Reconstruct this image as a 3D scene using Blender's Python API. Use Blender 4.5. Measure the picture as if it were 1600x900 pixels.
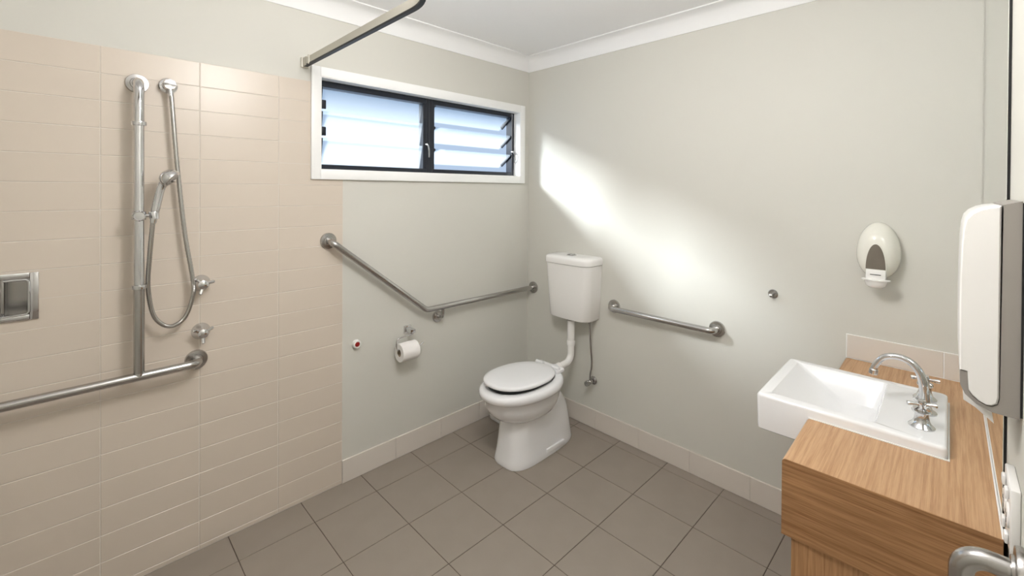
import bpy, bmesh, math, random
from mathutils import Vector, Matrix
random.seed(7)
PI = math.pi
for o in list(bpy.data.objects):
    bpy.data.objects.remove(o)
scene = bpy.context.scene
C = scene.collection

# ------------------------------------------------------------------ camera
FPX, CY, ROLL, PITCH, YAW = 696.449, 301.08, 0.005792, -0.0068106, 0.7949366
CAM = Vector((-2.3455, -2.2204, 1.5040))
Fv = Vector((math.cos(YAW)*math.cos(PITCH), math.sin(YAW)*math.cos(PITCH), math.sin(PITCH)))
Rv = Vector((math.sin(YAW), -math.cos(YAW), 0))
Uv = Rv.cross(Fv)
R2 = Rv*math.cos(ROLL)+Uv*math.sin(ROLL)
U2 = Uv*math.cos(ROLL)-Rv*math.sin(ROLL)
cd = bpy.data.cameras.new('camera')
cd.sensor_fit = 'HORIZONTAL'
cd.sensor_width = 36
cd.lens = FPX/1600*36
cd.shift_y = -(450-CY)/1600
cd.clip_start = 0.02
cam = bpy.data.objects.new('camera', cd)
C.objects.link(cam)
cam.matrix_world = Matrix(((R2.x, U2.x, -Fv.x, CAM.x), (R2.y, U2.y, -Fv.y, CAM.y), (R2.z, U2.z, -Fv.z, CAM.z), (0, 0, 0, 1)))
scene.camera = cam

# ------------------------------------------------------------------ world, sun, exposure
w = bpy.data.worlds.new('world')
scene.world = w
w.use_nodes = True
bg = w.node_tree.nodes['Background']
bg.inputs[0].default_value = (0.60, 0.76, 1.0, 1)
bg.inputs[1].default_value = 0.72
sd = bpy.data.lights.new('sun', 'SUN')
sd.energy = 13.5
sd.angle = math.radians(15)
sd.color = (1.0, 0.99, 0.97)
sun = bpy.data.objects.new('sun', sd)
C.objects.link(sun)
sun.rotation_euler = Vector((1, -1.05, -0.66)).to_track_quat('-Z', 'Y').to_euler()
sun.location = (-3, 4, 5)
vs = scene.view_settings
vs.view_transform = 'Standard'
vs.look = 'None'
vs.gamma = 1
vs.use_curve_mapping = False
vs.exposure = 0.18
LAMP_W = 50.0

# ------------------------------------------------------------------ materials
MATS = {}
def lin(r, g, b):
    f = lambda c: (c/255/12.92) if c/255 <= 0.04045 else ((c/255+0.055)/1.055)**2.4
    return (f(r), f(g), f(b), 1)
def mat(name, col, rough=0.5, metal=0.0, spec=0.5, noise=None, bump=None, coat=0.0, emis=None):
    m = bpy.data.materials.new(name)
    m.use_nodes = True
    nt = m.node_tree
    b = nt.nodes['Principled BSDF']
    b.inputs['Base Color'].default_value = col
    b.inputs['Roughness'].default_value = rough
    b.inputs['Metallic'].default_value = metal
    b.inputs['Specular IOR Level'].default_value = spec
    b.inputs['Coat Weight'].default_value = coat
    if emis:
        b.inputs['Emission Color'].default_value = emis[0]
        b.inputs['Emission Strength'].default_value = emis[1]
    if noise or bump:
        tc = nt.nodes.new('ShaderNodeTexCoord')
    if noise:                        # (scale, amount)
        n = nt.nodes.new('ShaderNodeTexNoise')
        n.inputs['Scale'].default_value = noise[0]
        n.inputs['Detail'].default_value = 6
        nt.links.new(tc.outputs['Object'], n.inputs['Vector'])
        mx = nt.nodes.new('ShaderNodeMix')
        mx.data_type = 'RGBA'
        mx.inputs[6].default_value = tuple(c*(1-noise[1]) for c in col[:3])+(1,)
        mx.inputs[7].default_value = tuple(min(1, c*(1+noise[1])) for c in col[:3])+(1,)
        nt.links.new(n.outputs['Fac'], mx.inputs[0])
        nt.links.new(mx.outputs[2], b.inputs['Base Color'])
    if bump:                         # (scale, strength)
        n2 = nt.nodes.new('ShaderNodeTexNoise')
        n2.inputs['Scale'].default_value = bump[0]
        nt.links.new(tc.outputs['Object'], n2.inputs['Vector'])
        bp = nt.nodes.new('ShaderNodeBump')
        bp.inputs['Strength'].default_value = bump[1]
        bp.inputs['Distance'].default_value = 0.002
        nt.links.new(n2.outputs['Fac'], bp.inputs['Height'])
        nt.links.new(bp.outputs['Normal'], b.inputs['Normal'])
    MATS[name] = m
    return m
def wood(name, grain, light, dark):
    m = mat(name, light, 0.42, spec=0.35)
    nt = m.node_tree
    b = nt.nodes['Principled BSDF']
    tc = nt.nodes.new('ShaderNodeTexCoord')
    mp = nt.nodes.new('ShaderNodeMapping')
    s = [85.0, 85.0, 85.0]
    s[grain] = 2.2
    mp.inputs['Scale'].default_value = s
    nt.links.new(tc.outputs['Object'], mp.inputs['Vector'])
    n = nt.nodes.new('ShaderNodeTexNoise')
    n.inputs['Scale'].default_value = 1.6
    n.inputs['Detail'].default_value = 8
    n.inputs['Roughness'].default_value = 0.65
    n.inputs['Distortion'].default_value = 0.35
    nt.links.new(mp.outputs['Vector'], n.inputs['Vector'])
    n2 = nt.nodes.new('ShaderNodeTexNoise')
    n2.inputs['Scale'].default_value = 7
    n2.inputs['Detail'].default_value = 3
    nt.links.new(mp.outputs['Vector'], n2.inputs['Vector'])
    mm = nt.nodes.new('ShaderNodeMath')
    mm.operation = 'MULTIPLY_ADD'
    mm.inputs[1].default_value = 0.35
    nt.links.new(n2.outputs['Fac'], mm.inputs[0])
    nt.links.new(n.outputs['Fac'], mm.inputs[2])
    cr = nt.nodes.new('ShaderNodeValToRGB')
    cr.color_ramp.elements[0].position = 0.44
    cr.color_ramp.elements[0].color = dark
    cr.color_ramp.elements[1].position = 0.78
    cr.color_ramp.elements[1].color = light
    nt.links.new(mm.outputs[0], cr.inputs['Fac'])
    nt.links.new(cr.outputs['Color'], b.inputs['Base Color'])
    return m
PAINT = mat('wall_paint', lin(209, 207, 199), 0.55, spec=0.3, bump=(260, 0.06))
CEILP = mat('ceiling_paint', lin(251, 251, 252), 0.75, spec=0.2)
CORN = mat('cornice_paint', lin(243, 243, 243), 0.6, spec=0.3)
TILE = mat('wall_tile', lin(209, 197, 183), 0.32, spec=0.5, noise=(3.0, 0.02))
GROUT = mat('wall_grout', lin(214, 207, 198), 0.8)
SKIRT = mat('skirting_tile', lin(217, 209, 200), 0.25, noise=(3.0, 0.02))
FTILE = mat('floor_tile', lin(147, 137, 127), 0.5, spec=0.4, noise=(9, 0.07), bump=(120, 0.08))
FGROUT = mat('floor_grout', lin(82, 70, 60), 0.9)
PORC = mat('porcelain', lin(240, 240, 241), 0.07, spec=0.55, coat=0.3)
PLAST = mat('white_plastic', lin(238, 236, 233), 0.22)
SEATP = mat('seat_plastic', lin(238, 238, 239), 0.25)
PLASTG = mat('grey_plastic', lin(150, 144, 138), 0.35)
CREAM = mat('cream_plastic', lin(232, 230, 220), 0.16)
CHROME = mat('chrome', (0.66, 0.66, 0.67, 1), 0.06, 1.0)
STEEL = mat('brushed_steel', (0.47, 0.455, 0.44, 1), 0.25, 1.0)
STEELD = mat('dark_steel', (0.42, 0.41, 0.40, 1), 0.25, 1.0)
TRACKM = mat('satin_aluminium', lin(196, 192, 180), 0.4, 0.2)
BLACK = mat('black_aluminium', lin(22, 27, 38), 0.3)
RUBBER = mat('black_plastic', lin(14, 14, 15), 0.5)
WHITEP = mat('white_gloss_paint', lin(245, 245, 244), 0.35)
PAPER = mat('paper', lin(240, 237, 234), 0.9, spec=0.1)
CARD = mat('cardboard', lin(150, 135, 115), 0.9)
RED = mat('red_plastic', lin(150, 30, 28), 0.3)
SILI = mat('silicone', lin(240, 240, 238), 0.35)
SMOKE = mat('smoky_window', lin(112, 104, 94), 0.15)
MIRROR = mat('mirror_glass', (0.83, 0.86, 0.83, 1), 0.01, 1.0)
EXTER = mat('exterior_paint', lin(245, 245, 245), 0.8)
OAK_X = wood('oak_along_x', 0, lin(196, 158, 120), lin(162, 121, 84))
OAK_Y_SHADED = wood('oak_along_y_shaded', 1, lin(172, 130, 90), lin(122, 84, 52))  # darker than the bench top: the end face's shade is in the colour
OAK_Z = wood('oak_along_z', 2, lin(182, 140, 100), lin(138, 98, 64))
LAMPM = mat('fill_diffuser', (1, 1, 1, 1), 0.4, emis=((1.0, 0.985, 0.965, 1), 1.0))
def glass_mat():
    m = bpy.data.materials.new('frosted_glass')
    m.use_nodes = True
    nt = m.node_tree
    nt.nodes.remove(nt.nodes['Principled BSDF'])
    out = nt.nodes['Material Output']
    tr = nt.nodes.new('ShaderNodeBsdfTransparent')
    tr.inputs[0].default_value = (0.93, 0.97, 1, 1)
    tl = nt.nodes.new('ShaderNodeBsdfTranslucent')
    tl.inputs[0].default_value = (0.92, 0.97, 1, 1)
    gl = nt.nodes.new('ShaderNodeBsdfGlossy')
    gl.inputs['Roughness'].default_value = 0.25
    m1 = nt.nodes.new('ShaderNodeMixShader')
    m1.inputs[0].default_value = 0.13
    nt.links.new(tr.outputs[0], m1.inputs[1])
    nt.links.new(tl.outputs[0], m1.inputs[2])
    m2 = nt.nodes.new('ShaderNodeMixShader')
    m2.inputs[0].default_value = 0.05
    nt.links.new(m1.outputs[0], m2.inputs[1])
    nt.links.new(gl.outputs[0], m2.inputs[2])
    nt.links.new(m2.outputs[0], out.inputs['Surface'])
    return m
GLASS = glass_mat()

# ------------------------------------------------------------------ mesh helpers
class MB:
    def __init__(s):
        s.v, s.f = [], []
    def add(s, vs, fs):
        k = len(s.v)
        s.v += [Vector(p) for p in vs]
        s.f += [tuple(i+k for i in f) for f in fs]
        return s
    def box(s, x0, x1, y0, y1, z0, z1):
        return s.add([(x0, y0, z0), (x1, y0, z0), (x1, y1, z0), (x0, y1, z0), (x0, y0, z1), (x1, y0, z1), (x1, y1, z1), (x0, y1, z1)],
                     [(0, 3, 2, 1), (4, 5, 6, 7), (0, 1, 5, 4), (1, 2, 6, 5), (2, 3, 7, 6), (3, 0, 4, 7)])
    def rbox(s, x0, x1, y0, y1, z0, z1, r, seg=3):
        bm = bmesh.new()
        bmesh.ops.create_cube(bm, size=1)
        for v in bm.verts:
            v.co = Vector(((x0+x1)/2+v.co.x*(x1-x0), (y0+y1)/2+v.co.y*(y1-y0), (z0+z1)/2+v.co.z*(z1-z0)))
        bmesh.ops.bevel(bm, geom=bm.edges[:], offset=r, segments=seg, profile=0.5, affect='EDGES')
        bm.verts.index_update()
        s.add([v.co.copy() for v in bm.verts], [[v.index for v in f.verts] for f in bm.faces])
        bm.free()
        return s
    def loft(s, rings, cap0=True, cap1=True, closed=False):
        n = len(rings[0])
        k = len(s.v)
        for r in rings:
            s.v += [Vector(p) for p in r]
        m = len(rings)
        for i in range(m if closed else m-1):
            a, b = k+i*n, k+((i+1) % m)*n
            for j in range(n):
                j2 = (j+1) % n
                s.f.append((a+j, a+j2, b+j2, b+j))
        if not closed:
            if cap0: s.f.append(tuple(k+j for j in reversed(range(n))))
            if cap1: s.f.append(tuple(k+(m-1)*n+j for j in range(n)))
        return s
    def tube(s, pts, r, n=16, caps=True, closed=False, radii=None):
        pts = [Vector(p) for p in pts]
        rings = []
        T = None
        nrm = None
        for i, p in enumerate(pts):
            if closed:
                t = (pts[(i+1) % len(pts)]-pts[i-1]).normalized()
            else:
                t = (pts[min(i+1, len(pts)-1)]-pts[max(i-1, 0)]).normalized()
            if nrm is None:
                a = Vector((0, 0, 1)) if abs(t.z) < 0.9 else Vector((1, 0, 0))
                nrm = (a-t*a.dot(t)).normalized()
            else:
                nrm = (nrm-t*nrm.dot(t)).normalized()
            b = t.cross(nrm)
            rr = radii[i] if radii else r
            rings.append([p+(nrm*math.cos(2*PI*j/n)+b*math.sin(2*PI*j/n))*rr for j in range(n)])
        return s.loft(rings, caps, caps, closed)
    def lathe(s, prof, o, axis, n=28):          # prof [(r,h)] along axis from o
        ax = Vector(axis).normalized()
        a = Vector((0, 0, 1)) if abs(ax.z) < 0.9 else Vector((1, 0, 0))
        e = (a-ax*a.dot(ax)).normalized()
        g = ax.cross(e)
        o = Vector(o)
        return s.loft([[o+ax*h+(e*math.cos(2*PI*j/n)+g*math.sin(2*PI*j/n))*max(r, 1e-4) for j in range(n)] for r, h in prof])
    def prism(s, poly, a0, a1, axis='x'):      # poly in the two other axes
        def P(a, p):
            return {'x': (a, p[0], p[1]), 'y': (p[0], a, p[1]), 'z': (p[0], p[1], a)}[axis]
        return s.loft([[P(a0, p) for p in poly], [P(a1, p) for p in poly]])
    def xf(s, M):
        s.v = [M @ v for v in s.v]
        return s
WM = {}
def tag(o, label=None, cat=None, group=None, kind=None):
    if label: o['label'] = label
    if cat: o['category'] = cat
    if group: o['group'] = group
    if kind: o['kind'] = kind
    return o
def obj(name, mb, m, parent=None, smooth=35):
    me = bpy.data.meshes.new(name)
    o = bpy.data.objects.new(name, me)
    C.objects.link(o)
    if parent is not None:
        o.parent = parent
        M = WM[parent.name]
    else:
        xs = [v.x for v in mb.v]; ys = [v.y for v in mb.v]; zs = [v.z for v in mb.v]
        M = Matrix.Translation(((min(xs)+max(xs))/2, (min(ys)+max(ys))/2, min(zs)))
        o.matrix_world = M
    WM[o.name] = M.copy()
    inv = M.inverted()
    me.from_pydata([inv @ v for v in mb.v], [], mb.f)
    bm = bmesh.new()
    bm.from_mesh(me)
    bmesh.ops.recalc_face_normals(bm, faces=bm.faces[:])
    bm.to_mesh(me)
    bm.free()
    if smooth:
        for p in me.polygons: p.use_smooth = True
        me.set_sharp_from_angle(angle=math.radians(smooth))
    me.materials.append(m)
    return o
def thing(name, label, cat, loc, group=None, rotz=0.0):
    o = bpy.data.objects.new(name, None)
    C.objects.link(o)
    o.empty_display_size = 0.05
    M = Matrix.Translation(loc) @ Matrix.Rotation(rotz, 4, 'Z')
    o.matrix_world = M
    WM[o.name] = M
    return tag(o, label, cat, group)
def struct(name, mb, m):
    me = obj(name, mb, m, smooth=35)
    return tag(me, kind='structure')
def fillet(pts, r, seg=8):
    pts = [Vector(p) for p in pts]
    out = [pts[0]]
    for i in range(1, len(pts)-1):
        p, a, b = pts[i], pts[i-1]-pts[i], pts[i+1]-pts[i]
        la, lb = a.length, b.length
        a.normalize(); b.normalize()
        th = a.angle(b)
        d = min(r/math.tan(th/2), la*0.48, lb*0.48)
        rr = d*math.tan(th/2)
        c = p+(a+b).normalized()*(rr/math.sin(th/2))
        u, v = p+a*d-c, p+b*d-c
        for k in range(seg+1):
            t = k/seg
            ang = u.angle(v)
            out.append(c+(u*math.sin((1-t)*ang)+v*math.sin(t*ang))/math.sin(ang))
    out.append(pts[-1])
    return out
def spline(pts, n=12):
    pts = [Vector(p) for p in pts]
    P = [pts[0]*2-pts[1]]+pts+[pts[-1]*2-pts[-2]]
    out = []
    for i in range(1, len(P)-2):
        for k in range(n):
            t = k/n
            a, b, c, d = P[i-1], P[i], P[i+1], P[i+2]
            out.append(0.5*((2*b)+(c-a)*t+(2*a-5*b+4*c-d)*t*t+(3*b-a-3*c+d)*t**3))
    return out+[pts[-1]]
def rrect(x0, x1, y0, y1, z, r, seg=5):
    out = []
    for cx, cy, a in ((x1-r, y1-r, 0), (x0+r, y1-r, 90), (x0+r, y0+r, 180), (x1-r, y0+r, 270)):
        for k in range(seg+1):
            t = math.radians(a+90*k/seg)
            out.append((cx+r*math.cos(t), cy+r*math.sin(t), z))
    return out
def sub(rects, h):                              # rectangles minus a rectangular hole
    out = []
    for a0, a1, b0, b1 in rects:
        h0, h1, g0, g1 = max(a0, h[0]), min(a1, h[1]), max(b0, h[2]), min(b1, h[3])
        if h0 >= h1 or g0 >= g1:
            out.append((a0, a1, b0, b1)); continue
        if a0 < h0: out.append((a0, h0, b0, b1))
        if h1 < a1: out.append((h1, a1, b0, b1))
        if b0 < g0: out.append((h0, h1, b0, g0))
        if g1 < b1: out.append((h0, h1, g1, b1))
    return out

# ------------------------------------------------------------------ room shell
XB = -2.90                                   # wall behind the camera
SL = 0.019                                   # the vanity wall is slightly out of square
RA = math.atan(SL)
VM = Matrix.Translation((0, -2.262, 0)) @ Matrix.Rotation(RA, 4, 'Z')   # vanity wall frame: x along the wall, y into the room
def yc(x): return -2.262+SL*x
ZC = 2.44
WIN = (-1.490, -0.101, 1.596, 2.050)           # window opening x0,x1,z0,z1
NICHE = (-2.720, -2.440, 1.062, 1.208)
TR, TT, TW, TH = -1.373, 2.021, 0.3020, 0.1    # wall tiles: right edge, top edge, pitch
TOPZ = ZC+0.06

mb = MB()
for a0, a1, b0, b1 in sub(sub([(XB-0.12, 0.12, -0.15, TOPZ)], WIN), NICHE):
    mb.box(a0, a1, 0, 0.12, b0, b1)
wall_left = struct('wall_left', mb, PAINT)
wall_right = struct('wall_right', MB().box(0, 0.12, -2.5, 0.0, -0.15, TOPZ), PAINT)
wall_mirror = struct('wall_front', MB().box(-3.0, 0.0, -0.126, -0.006, -0.15, TOPZ).xf(VM), PAINT)
wall_back = struct('wall_back', MB().box(XB-0.12, XB, -2.5, 0, -0.15, TOPZ), PAINT)
ceiling = struct('ceiling', MB().box(XB-0.1, 0.1, -2.45, 0.1, ZC, ZC+0.08), CEILP)
# cove cornice swept round the room
CW = [(0.0, -0.091), (0.006, -0.091), (0.012, -0.074), (0.022, -0.050), (0.038, -0.029), (0.058, -0.015), (0.075, -0.009), (0.084, -0.006), (0.084, 0.002), (0, 0.002)]
rings = []
for cx, cy, sx, sy in ((0, 0, -1, -1), (XB, 0, 1, -1), (XB, yc(XB)-0.006, 1, 1), (0, yc(0)-0.006, -1, 1)):
    rings.append([(cx+sx*d, cy+sy*d, ZC+h) for d, h in CW])
struct('trim_1', MB().loft(rings, closed=True), CORN)

def tile_mesh(name, wd, ht, t, ch, m):
    me = bpy.data.meshes.new(name)
    r = lambda i, z: [(-wd/2+i, -ht/2+i, z), (wd/2-i, -ht/2+i, z), (wd/2-i, ht/2-i, z), (-wd/2+i, ht/2-i, z)]
    b = MB().loft([r(0, 0), r(0, t-ch), r(ch, t)], cap0=False)
    me.from_pydata(b.v, [], b.f)
    me.materials.append(m)
    return me
TCACHE = {}
def tile(parent, m, cen, wd, ht, t, rot, ch=0.0012):
    key = (m.name, round(wd, 4), round(ht, 4), t)
    if key not in TCACHE:
        TCACHE[key] = tile_mesh('tile', wd, ht, t, ch, m)
    o = bpy.data.objects.new('tile', TCACHE[key])
    C.objects.link(o)
    o.parent = parent
    o.matrix_basis = WM[parent.name].inverted() @ Matrix.Translation(cen) @ rot
    return o
ROT_A = Matrix.Rotation(PI/2, 4, 'X')
ROT_B = Matrix.Rotation(-PI/2, 4, 'Z') @ Matrix.Rotation(PI/2, 4, 'X')
ROT_C = Matrix.Rotation(RA, 4, 'Z') @ Matrix.Rotation(PI, 4, 'Z') @ Matrix.Rotation(PI/2, 4, 'X')
ROT_D = Matrix.Rotation(PI/2, 4, 'Z') @ Matrix.Rotation(PI/2, 4, 'X')
ROT_F = Matrix.Identity(4)
G = 0.0022
# floor
fl = MB().box(XB, 0.0, -2.40, 0.0, -0.12, -0.0020)
floor = struct('floor', fl, FGROUT)
gx = [-0.0738-0.3*k for k in range(11)]
gy = [-0.1774-0.3*k for k in range(9)]
xs = [0.0]+[g for g in gx if g > XB]+[XB]
ys = [0.0]+[g for g in gy if g > -2.33]+[-2.335]
for i in range(len(xs)-1):
    for j in range(len(ys)-1):
        wx, wy = xs[i]-xs[i+1]-G*1.3, ys[j]-ys[j+1]-G*1.3
        tile(floor, FTILE, ((xs[i]+xs[i+1])/2, (ys[j]+ys[j+1])/2, -0.008), wx, wy, 0.008, ROT_F, ch=0.001)
# wall tiles round the shower, cut to the window and the recessed soap tray
backing = MB()
for a0, a1, b0, b1 in sub(sub([(XB, TR, 0, TT)], WIN), NICHE):
    backing.box(a0, a1, -0.0022, -0.0002, b0, b1)
gro = obj('grout', backing, GROUT, wall_left, smooth=0)
TPR = 0.0034
for c in range(6):
    x1 = TR-TW*c
    x0 = max(x1-TW, XB)
    if x1 <= XB: break
    for r in range(21):
        z1 = TT-TH*r
        z0 = max(z1-TH, 0.001)
        if z1 <= 0.01: break
        rc = [(x0+G/2, x1-G/2, z0+G/2, z1-G/2)]
        cut = sub(sub(rc, WIN), NICHE)
        if cut == rc:
            tile(wall_left, TILE, ((x0+x1)/2, 0, (z0+z1)/2), x1-x0-G, z1-z0-G, TPR, ROT_A)
        elif cut:
            b = MB()
            for p in cut: b.box(p[0], p[1], -TPR, 0, p[2], p[3])
            obj('tile', b, TILE, wall_left, smooth=0)
# tiled skirting
SH = 0.1165
def skirting(name, mbk, tiles, rot):
    o = struct(name, mbk, GROUT)
    for cen, wd in tiles:
        tile(o, SKIRT, cen, wd, SH, 0.0085, rot, ch=0.0015)
    return o
def run(a0, a1, joints):
    e = sorted([a0, a1]+[j for j in joints if min(a0, a1)+0.01 < j < max(a0, a1)-0.01])
    return [((e[i]+e[i+1])/2, e[i+1]-e[i]-G) for i in range(len(e)-1)]
tl = [((c, -0.001, SH/2+0.001), wd) for c, wd in run(TR, -0.009, [-1.070, -0.766, -0.464, -0.162])]
skirting('baseboard_left', MB().box(TR, 0, -0.007, 0, 0, SH-0.001), tl, ROT_A)
tl = [((-0.001, c, SH/2+0.001), wd) for c, wd in run(-0.009, -2.262, [-0.297, -0.597, -0.899, -1.199, -1.499, -1.80, -2.10])]
skirting('baseboard_right', MB().box(-0.007, 0, -2.262, 0, 0, SH-0.001), tl, ROT_B)
tl = []
for c, wd in run(-2.89, -1.0, [-1.3, -1.6, -1.9, -2.2, -2.5, -2.8]):
    tl.append((VM @ Vector((c, -0.006, SH/2+0.001)), wd))
skirting('baseboard_front', MB().box(-2.89, -1.0, -0.006, 0.001, 0, SH-0.001).xf(VM), tl, ROT_C)
tl = [((XB+0.001, c, SH/2+0.001), wd) for c, wd in run(-2.29, -0.02, [-0.3*k for k in range(1, 8)])]
skirting('baseboard_back', MB().box(XB, XB+0.007, -2.30, 0, 0, SH-0.001), tl, ROT_D)
# splashback tiles above the bench on the right wall
sp = struct('trim_2', MB().box(-0.006, 0, -2.262, -1.868, 0.800, 0.900), SILI)
for c, wd in run(-2.260, -1.870, [-2.167]):
    tile(sp, SKIRT, (-0.001, c, 0.8515), wd-0.001, 0.0965, 0.0075, ROT_B, ch=0.0015)
# unseen slab outside the window, added to cut the sun patch's top edge
struct('sun_cutoff', MB().box(-4.2, 0.9, 0.125, 0.56, 2.225, 2.42), EXTER)

# ------------------------------------------------------------------ window
def frame_ring(mb, x0, x1, z0, z1, w_, ya, yb, r=0.002):
    mb.rbox(x0, x0+w_, ya, yb, z0, z1, r, 1)
    mb.rbox(x1-w_, x1, ya, yb, z0, z1, r, 1)
    mb.rbox(x0+w_, x1-w_, ya, yb, z0, z0+w_, r, 1)
    mb.rbox(x0+w_, x1-w_, ya, yb, z1-w_, z1, r, 1)
win = bpy.data.objects.new('window_1', None)
C.objects.link(win)
win.location = (-0.8, 0, 1.55)
WM[win.name] = Matrix.Translation((-0.8, 0, 1.55))
tag(win, 'wide louvre window with white surround and black frame high on the left wall', kind='structure')
b = MB()
x0, x1, z0, z1 = WIN
aw = 0.044
b.rbox(x0-aw, x0, -0.018, -0.001, z0-aw-0.003, z1+aw+0.004, 0.002, 2)
b.rbox(x1, x1+aw, -0.018, -0.001, z0-aw-0.003, z1+aw+0.004, 0.002, 2)
b.rbox(x0, x1, -0.018, -0.001, z1, z1+aw+0.004, 0.002, 2)
b.rbox(x0, x1, -0.018, -0.001, z0-aw-0.003, z0, 0.002, 2)
obj('architrave', b, WHITEP, win)
b = MB()
b.box(x0, x0+0.004, -0.016, 0.12, z0, z1).box(x1-0.004, x1, -0.016, 0.12, z0, z1)
b.box(x0+0.004, x1-0.004, -0.016, 0.12, z1-0.004, z1).box(x0+0.004, x1-0.004, -0.016, 0.12, z0, z0+0.004)
obj('reveal', b, WHITEP, win, smooth=0)
YF = 0.045
XM = -0.822
def sash(xa, xb, name):
    f = MB()
    f.rbox(xa, xa+0.022, YF, YF+0.06, z0+0.004, z1-0.004, 0.002, 1)
    f.rbox(xb-0.022, xb, YF, YF+0.06, z0+0.004, z1-0.004, 0.002, 1)
    f.rbox(xa+0.022, xb-0.022, YF, YF+0.06, z0+0.004, z0+0.030, 0.002, 1)
    f.rbox(xa+0.022, xb-0.022, YF, YF+0.06, z1-0.034, z1-0.004, 0.002, 1)
    return obj('window_frame', f, BLACK, win)
fl_ = sash(x0+0.004, XM, 'l')
fl2 = sash(XM, x1-0.004, 'r')
obj('mullion', MB().rbox(XM-0.040, XM+0.040, YF+0.004, YF+0.056, z0+0.028, z1-0.032, 0.003, 1), BLACK, win)
# louvre blades: pivot height, tilt
def blade(xa, xb, yp, zp, chord, tilt, fr):
    d = Vector((0, math.cos(tilt), -math.sin(tilt)))          # inside edge high, outside edge low
    nrm = Vector((0, math.sin(tilt), math.cos(tilt)))*0.003
    p = Vector((0, yp, zp))
    ring = lambda x: [Vector((x, 0, 0))+q for q in (p-d*chord/2-nrm, p+d*chord/2-nrm, p+d*chord/2+nrm, p-d*chord/2+nrm)]
    g = obj('louvre_blade', MB().loft([ring(xa), ring(xb)]), GLASS, fr, smooth=0)
    for x, s in ((xa, -1), (xb+(0.032 if tilt > 1 else 0), 1)):
        n2 = nrm*2.0
        c0, c1 = p-d*(chord/2-0.002), p+d*(chord/2-0.03)
        rg = lambda xx: [Vector((xx, 0, 0))+q for q in (c0-n2, c1-n2*2.2, c1+n2*2.2, c0+n2)]
        obj('blade_clip', MB().loft([rg(x-0.007), rg(x+0.007)]), BLACK, fr, smooth=0)
    return g
for k in range(3):
    zc_ = 1.958-0.1345*k
    blade(x0+0.030, XM-0.042, YF+0.030, zc_, 0.150, math.radians(76), fl_)
    blade(XM+0.042, x1-0.028, YF+0.070, zc_+0.018, 0.152, math.radians(33), fl2)
for k in range(2):      # arms that link the blade clips behind the left jamb
    obj('link_arm', MB().rbox(x0+0.020, x0+0.050, YF-0.004, YF+0.006, 1.905-0.1345*k, 1.950-0.1345*k, 0.004, 2), BLACK, fl_)
# lever handles
def lever(x, z, fr, flip=1):
    h = MB()
    h.tube(spline([(x, YF+0.004, z+0.035), (x, YF-0.018, z+0.030), (x+0.004*flip, YF-0.024, z-0.005), (x+0.010*flip, YF-0.016, z-0.040)], 6), 0.005, 8)
    h.lathe([(0.009, 0), (0.009, 0.012), (0.005, 0.015)], (x, YF+0.002, z+0.035), (0, -1, 0), 12)
    obj('lever_handle', h, STEEL, fr)
lever(XM-0.022, 1.735, fl_)
lever(x1-0.022, 1.735, fl2)

# ------------------------------------------------------------------ grab rails
STEELR = 0.0160
def flange(mb, o, ax, r=0.040, d=0.010):
    mb.lathe([(r, 0), (r, d*0.6), (r*0.95, d), (r*0.62, d*1.15), (r*0.58, d*1.5), (0.0165, d*1.6), (0.0165, d*2.0)], o, ax, 36)
    return mb
# bent rail on the left wall that ends on the right wall
t = thing('grab_rail', 'bent brushed steel grab rail sloping down the left wall above the toilet paper', 'grab rail', (-0.75, -0.058, 0.70), 'steel grab rails')
obj('rail', MB().tube(fillet([(-1.448, 0, 1.245), (-1.448, -0.058, 1.240), (-0.905, -0.058, 0.811), (0, -0.058, 0.807)], 0.06, 10), STEELR, 20), STEEL, t)
obj('wall_flange', flange(MB(), (-1.448, -0.003, 1.245), (0, -1, 0)), STEEL, t)
obj('wall_flange', flange(MB(), (0, -0.058, 0.807), (-1, 0, 0)), STEEL, t)
br = obj('bracket', MB().tube(fillet([(-0.791, -0.0, 0.741), (-0.791, -0.058, 0.741), (-0.791, -0.058, 0.806)], 0.03, 8), 0.010, 14), STEEL, t)
obj('wall_flange', flange(MB(), (-0.791, -0.000, 0.741), (0, -1, 0), 0.034), STEEL, br)
# straight rail on the right wall
t = thing('grab_rail', 'short straight steel grab rail on the right wall beside the cistern', 'grab rail', (0, -1.03, 0.75), 'steel grab rails')
obj('rail', MB().tube(fillet([(0, -0.726, 0.798), (-0.062, -0.726, 0.798), (-0.062, -1.335, 0.798), (0, -1.335, 0.798)], 0.045, 10), STEELR, 20), STEEL, t)
for y in (-0.726, -1.335):
    obj('wall_flange', flange(MB(), (0, y, 0.798), (-1, 0, 0)), STEEL, t)
# shower rail: upright on a long horizontal rail
t = thing('shower_grab_rail', 'upright shower rail joined to a long horizontal steel grab rail on the tiles', 'grab rail', (-2.175, -0.08, 0.76))
obj('rail', MB().tube(fillet([(-1.989, 0, 0.797), (-1.989, -0.080, 0.803), (-2.82, -0.08, 0.803), (-2.82, 0, 0.803)], 0.05, 10), STEELR, 20), STEEL, t)
obj('wall_flange', flange(MB(), (-1.989, -0.003, 0.797), (0, -1, 0)), STEEL, t)
obj('wall_flange', flange(MB(), (-2.82, -0.003, 0.803), (0, -1, 0)), STEEL, t)
obj('upright', MB().tube(fillet([(-2.176, 0, 1.899), (-2.176, -0.080, 1.899), (-2.176, -0.080, 0.806)], 0.05, 10), STEELR, 20), CHROME, t)
obj('wall_flange', flange(MB(), (-2.176, -0.003, 1.899), (0, -1, 0), 0.036), STEEL, t)
obj('sleeve', MB().tube([(-2.176, -0.08, 0.818), (-2.176, -0.08, 1.135)], 0.0168, 20), STEEL, t)
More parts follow.
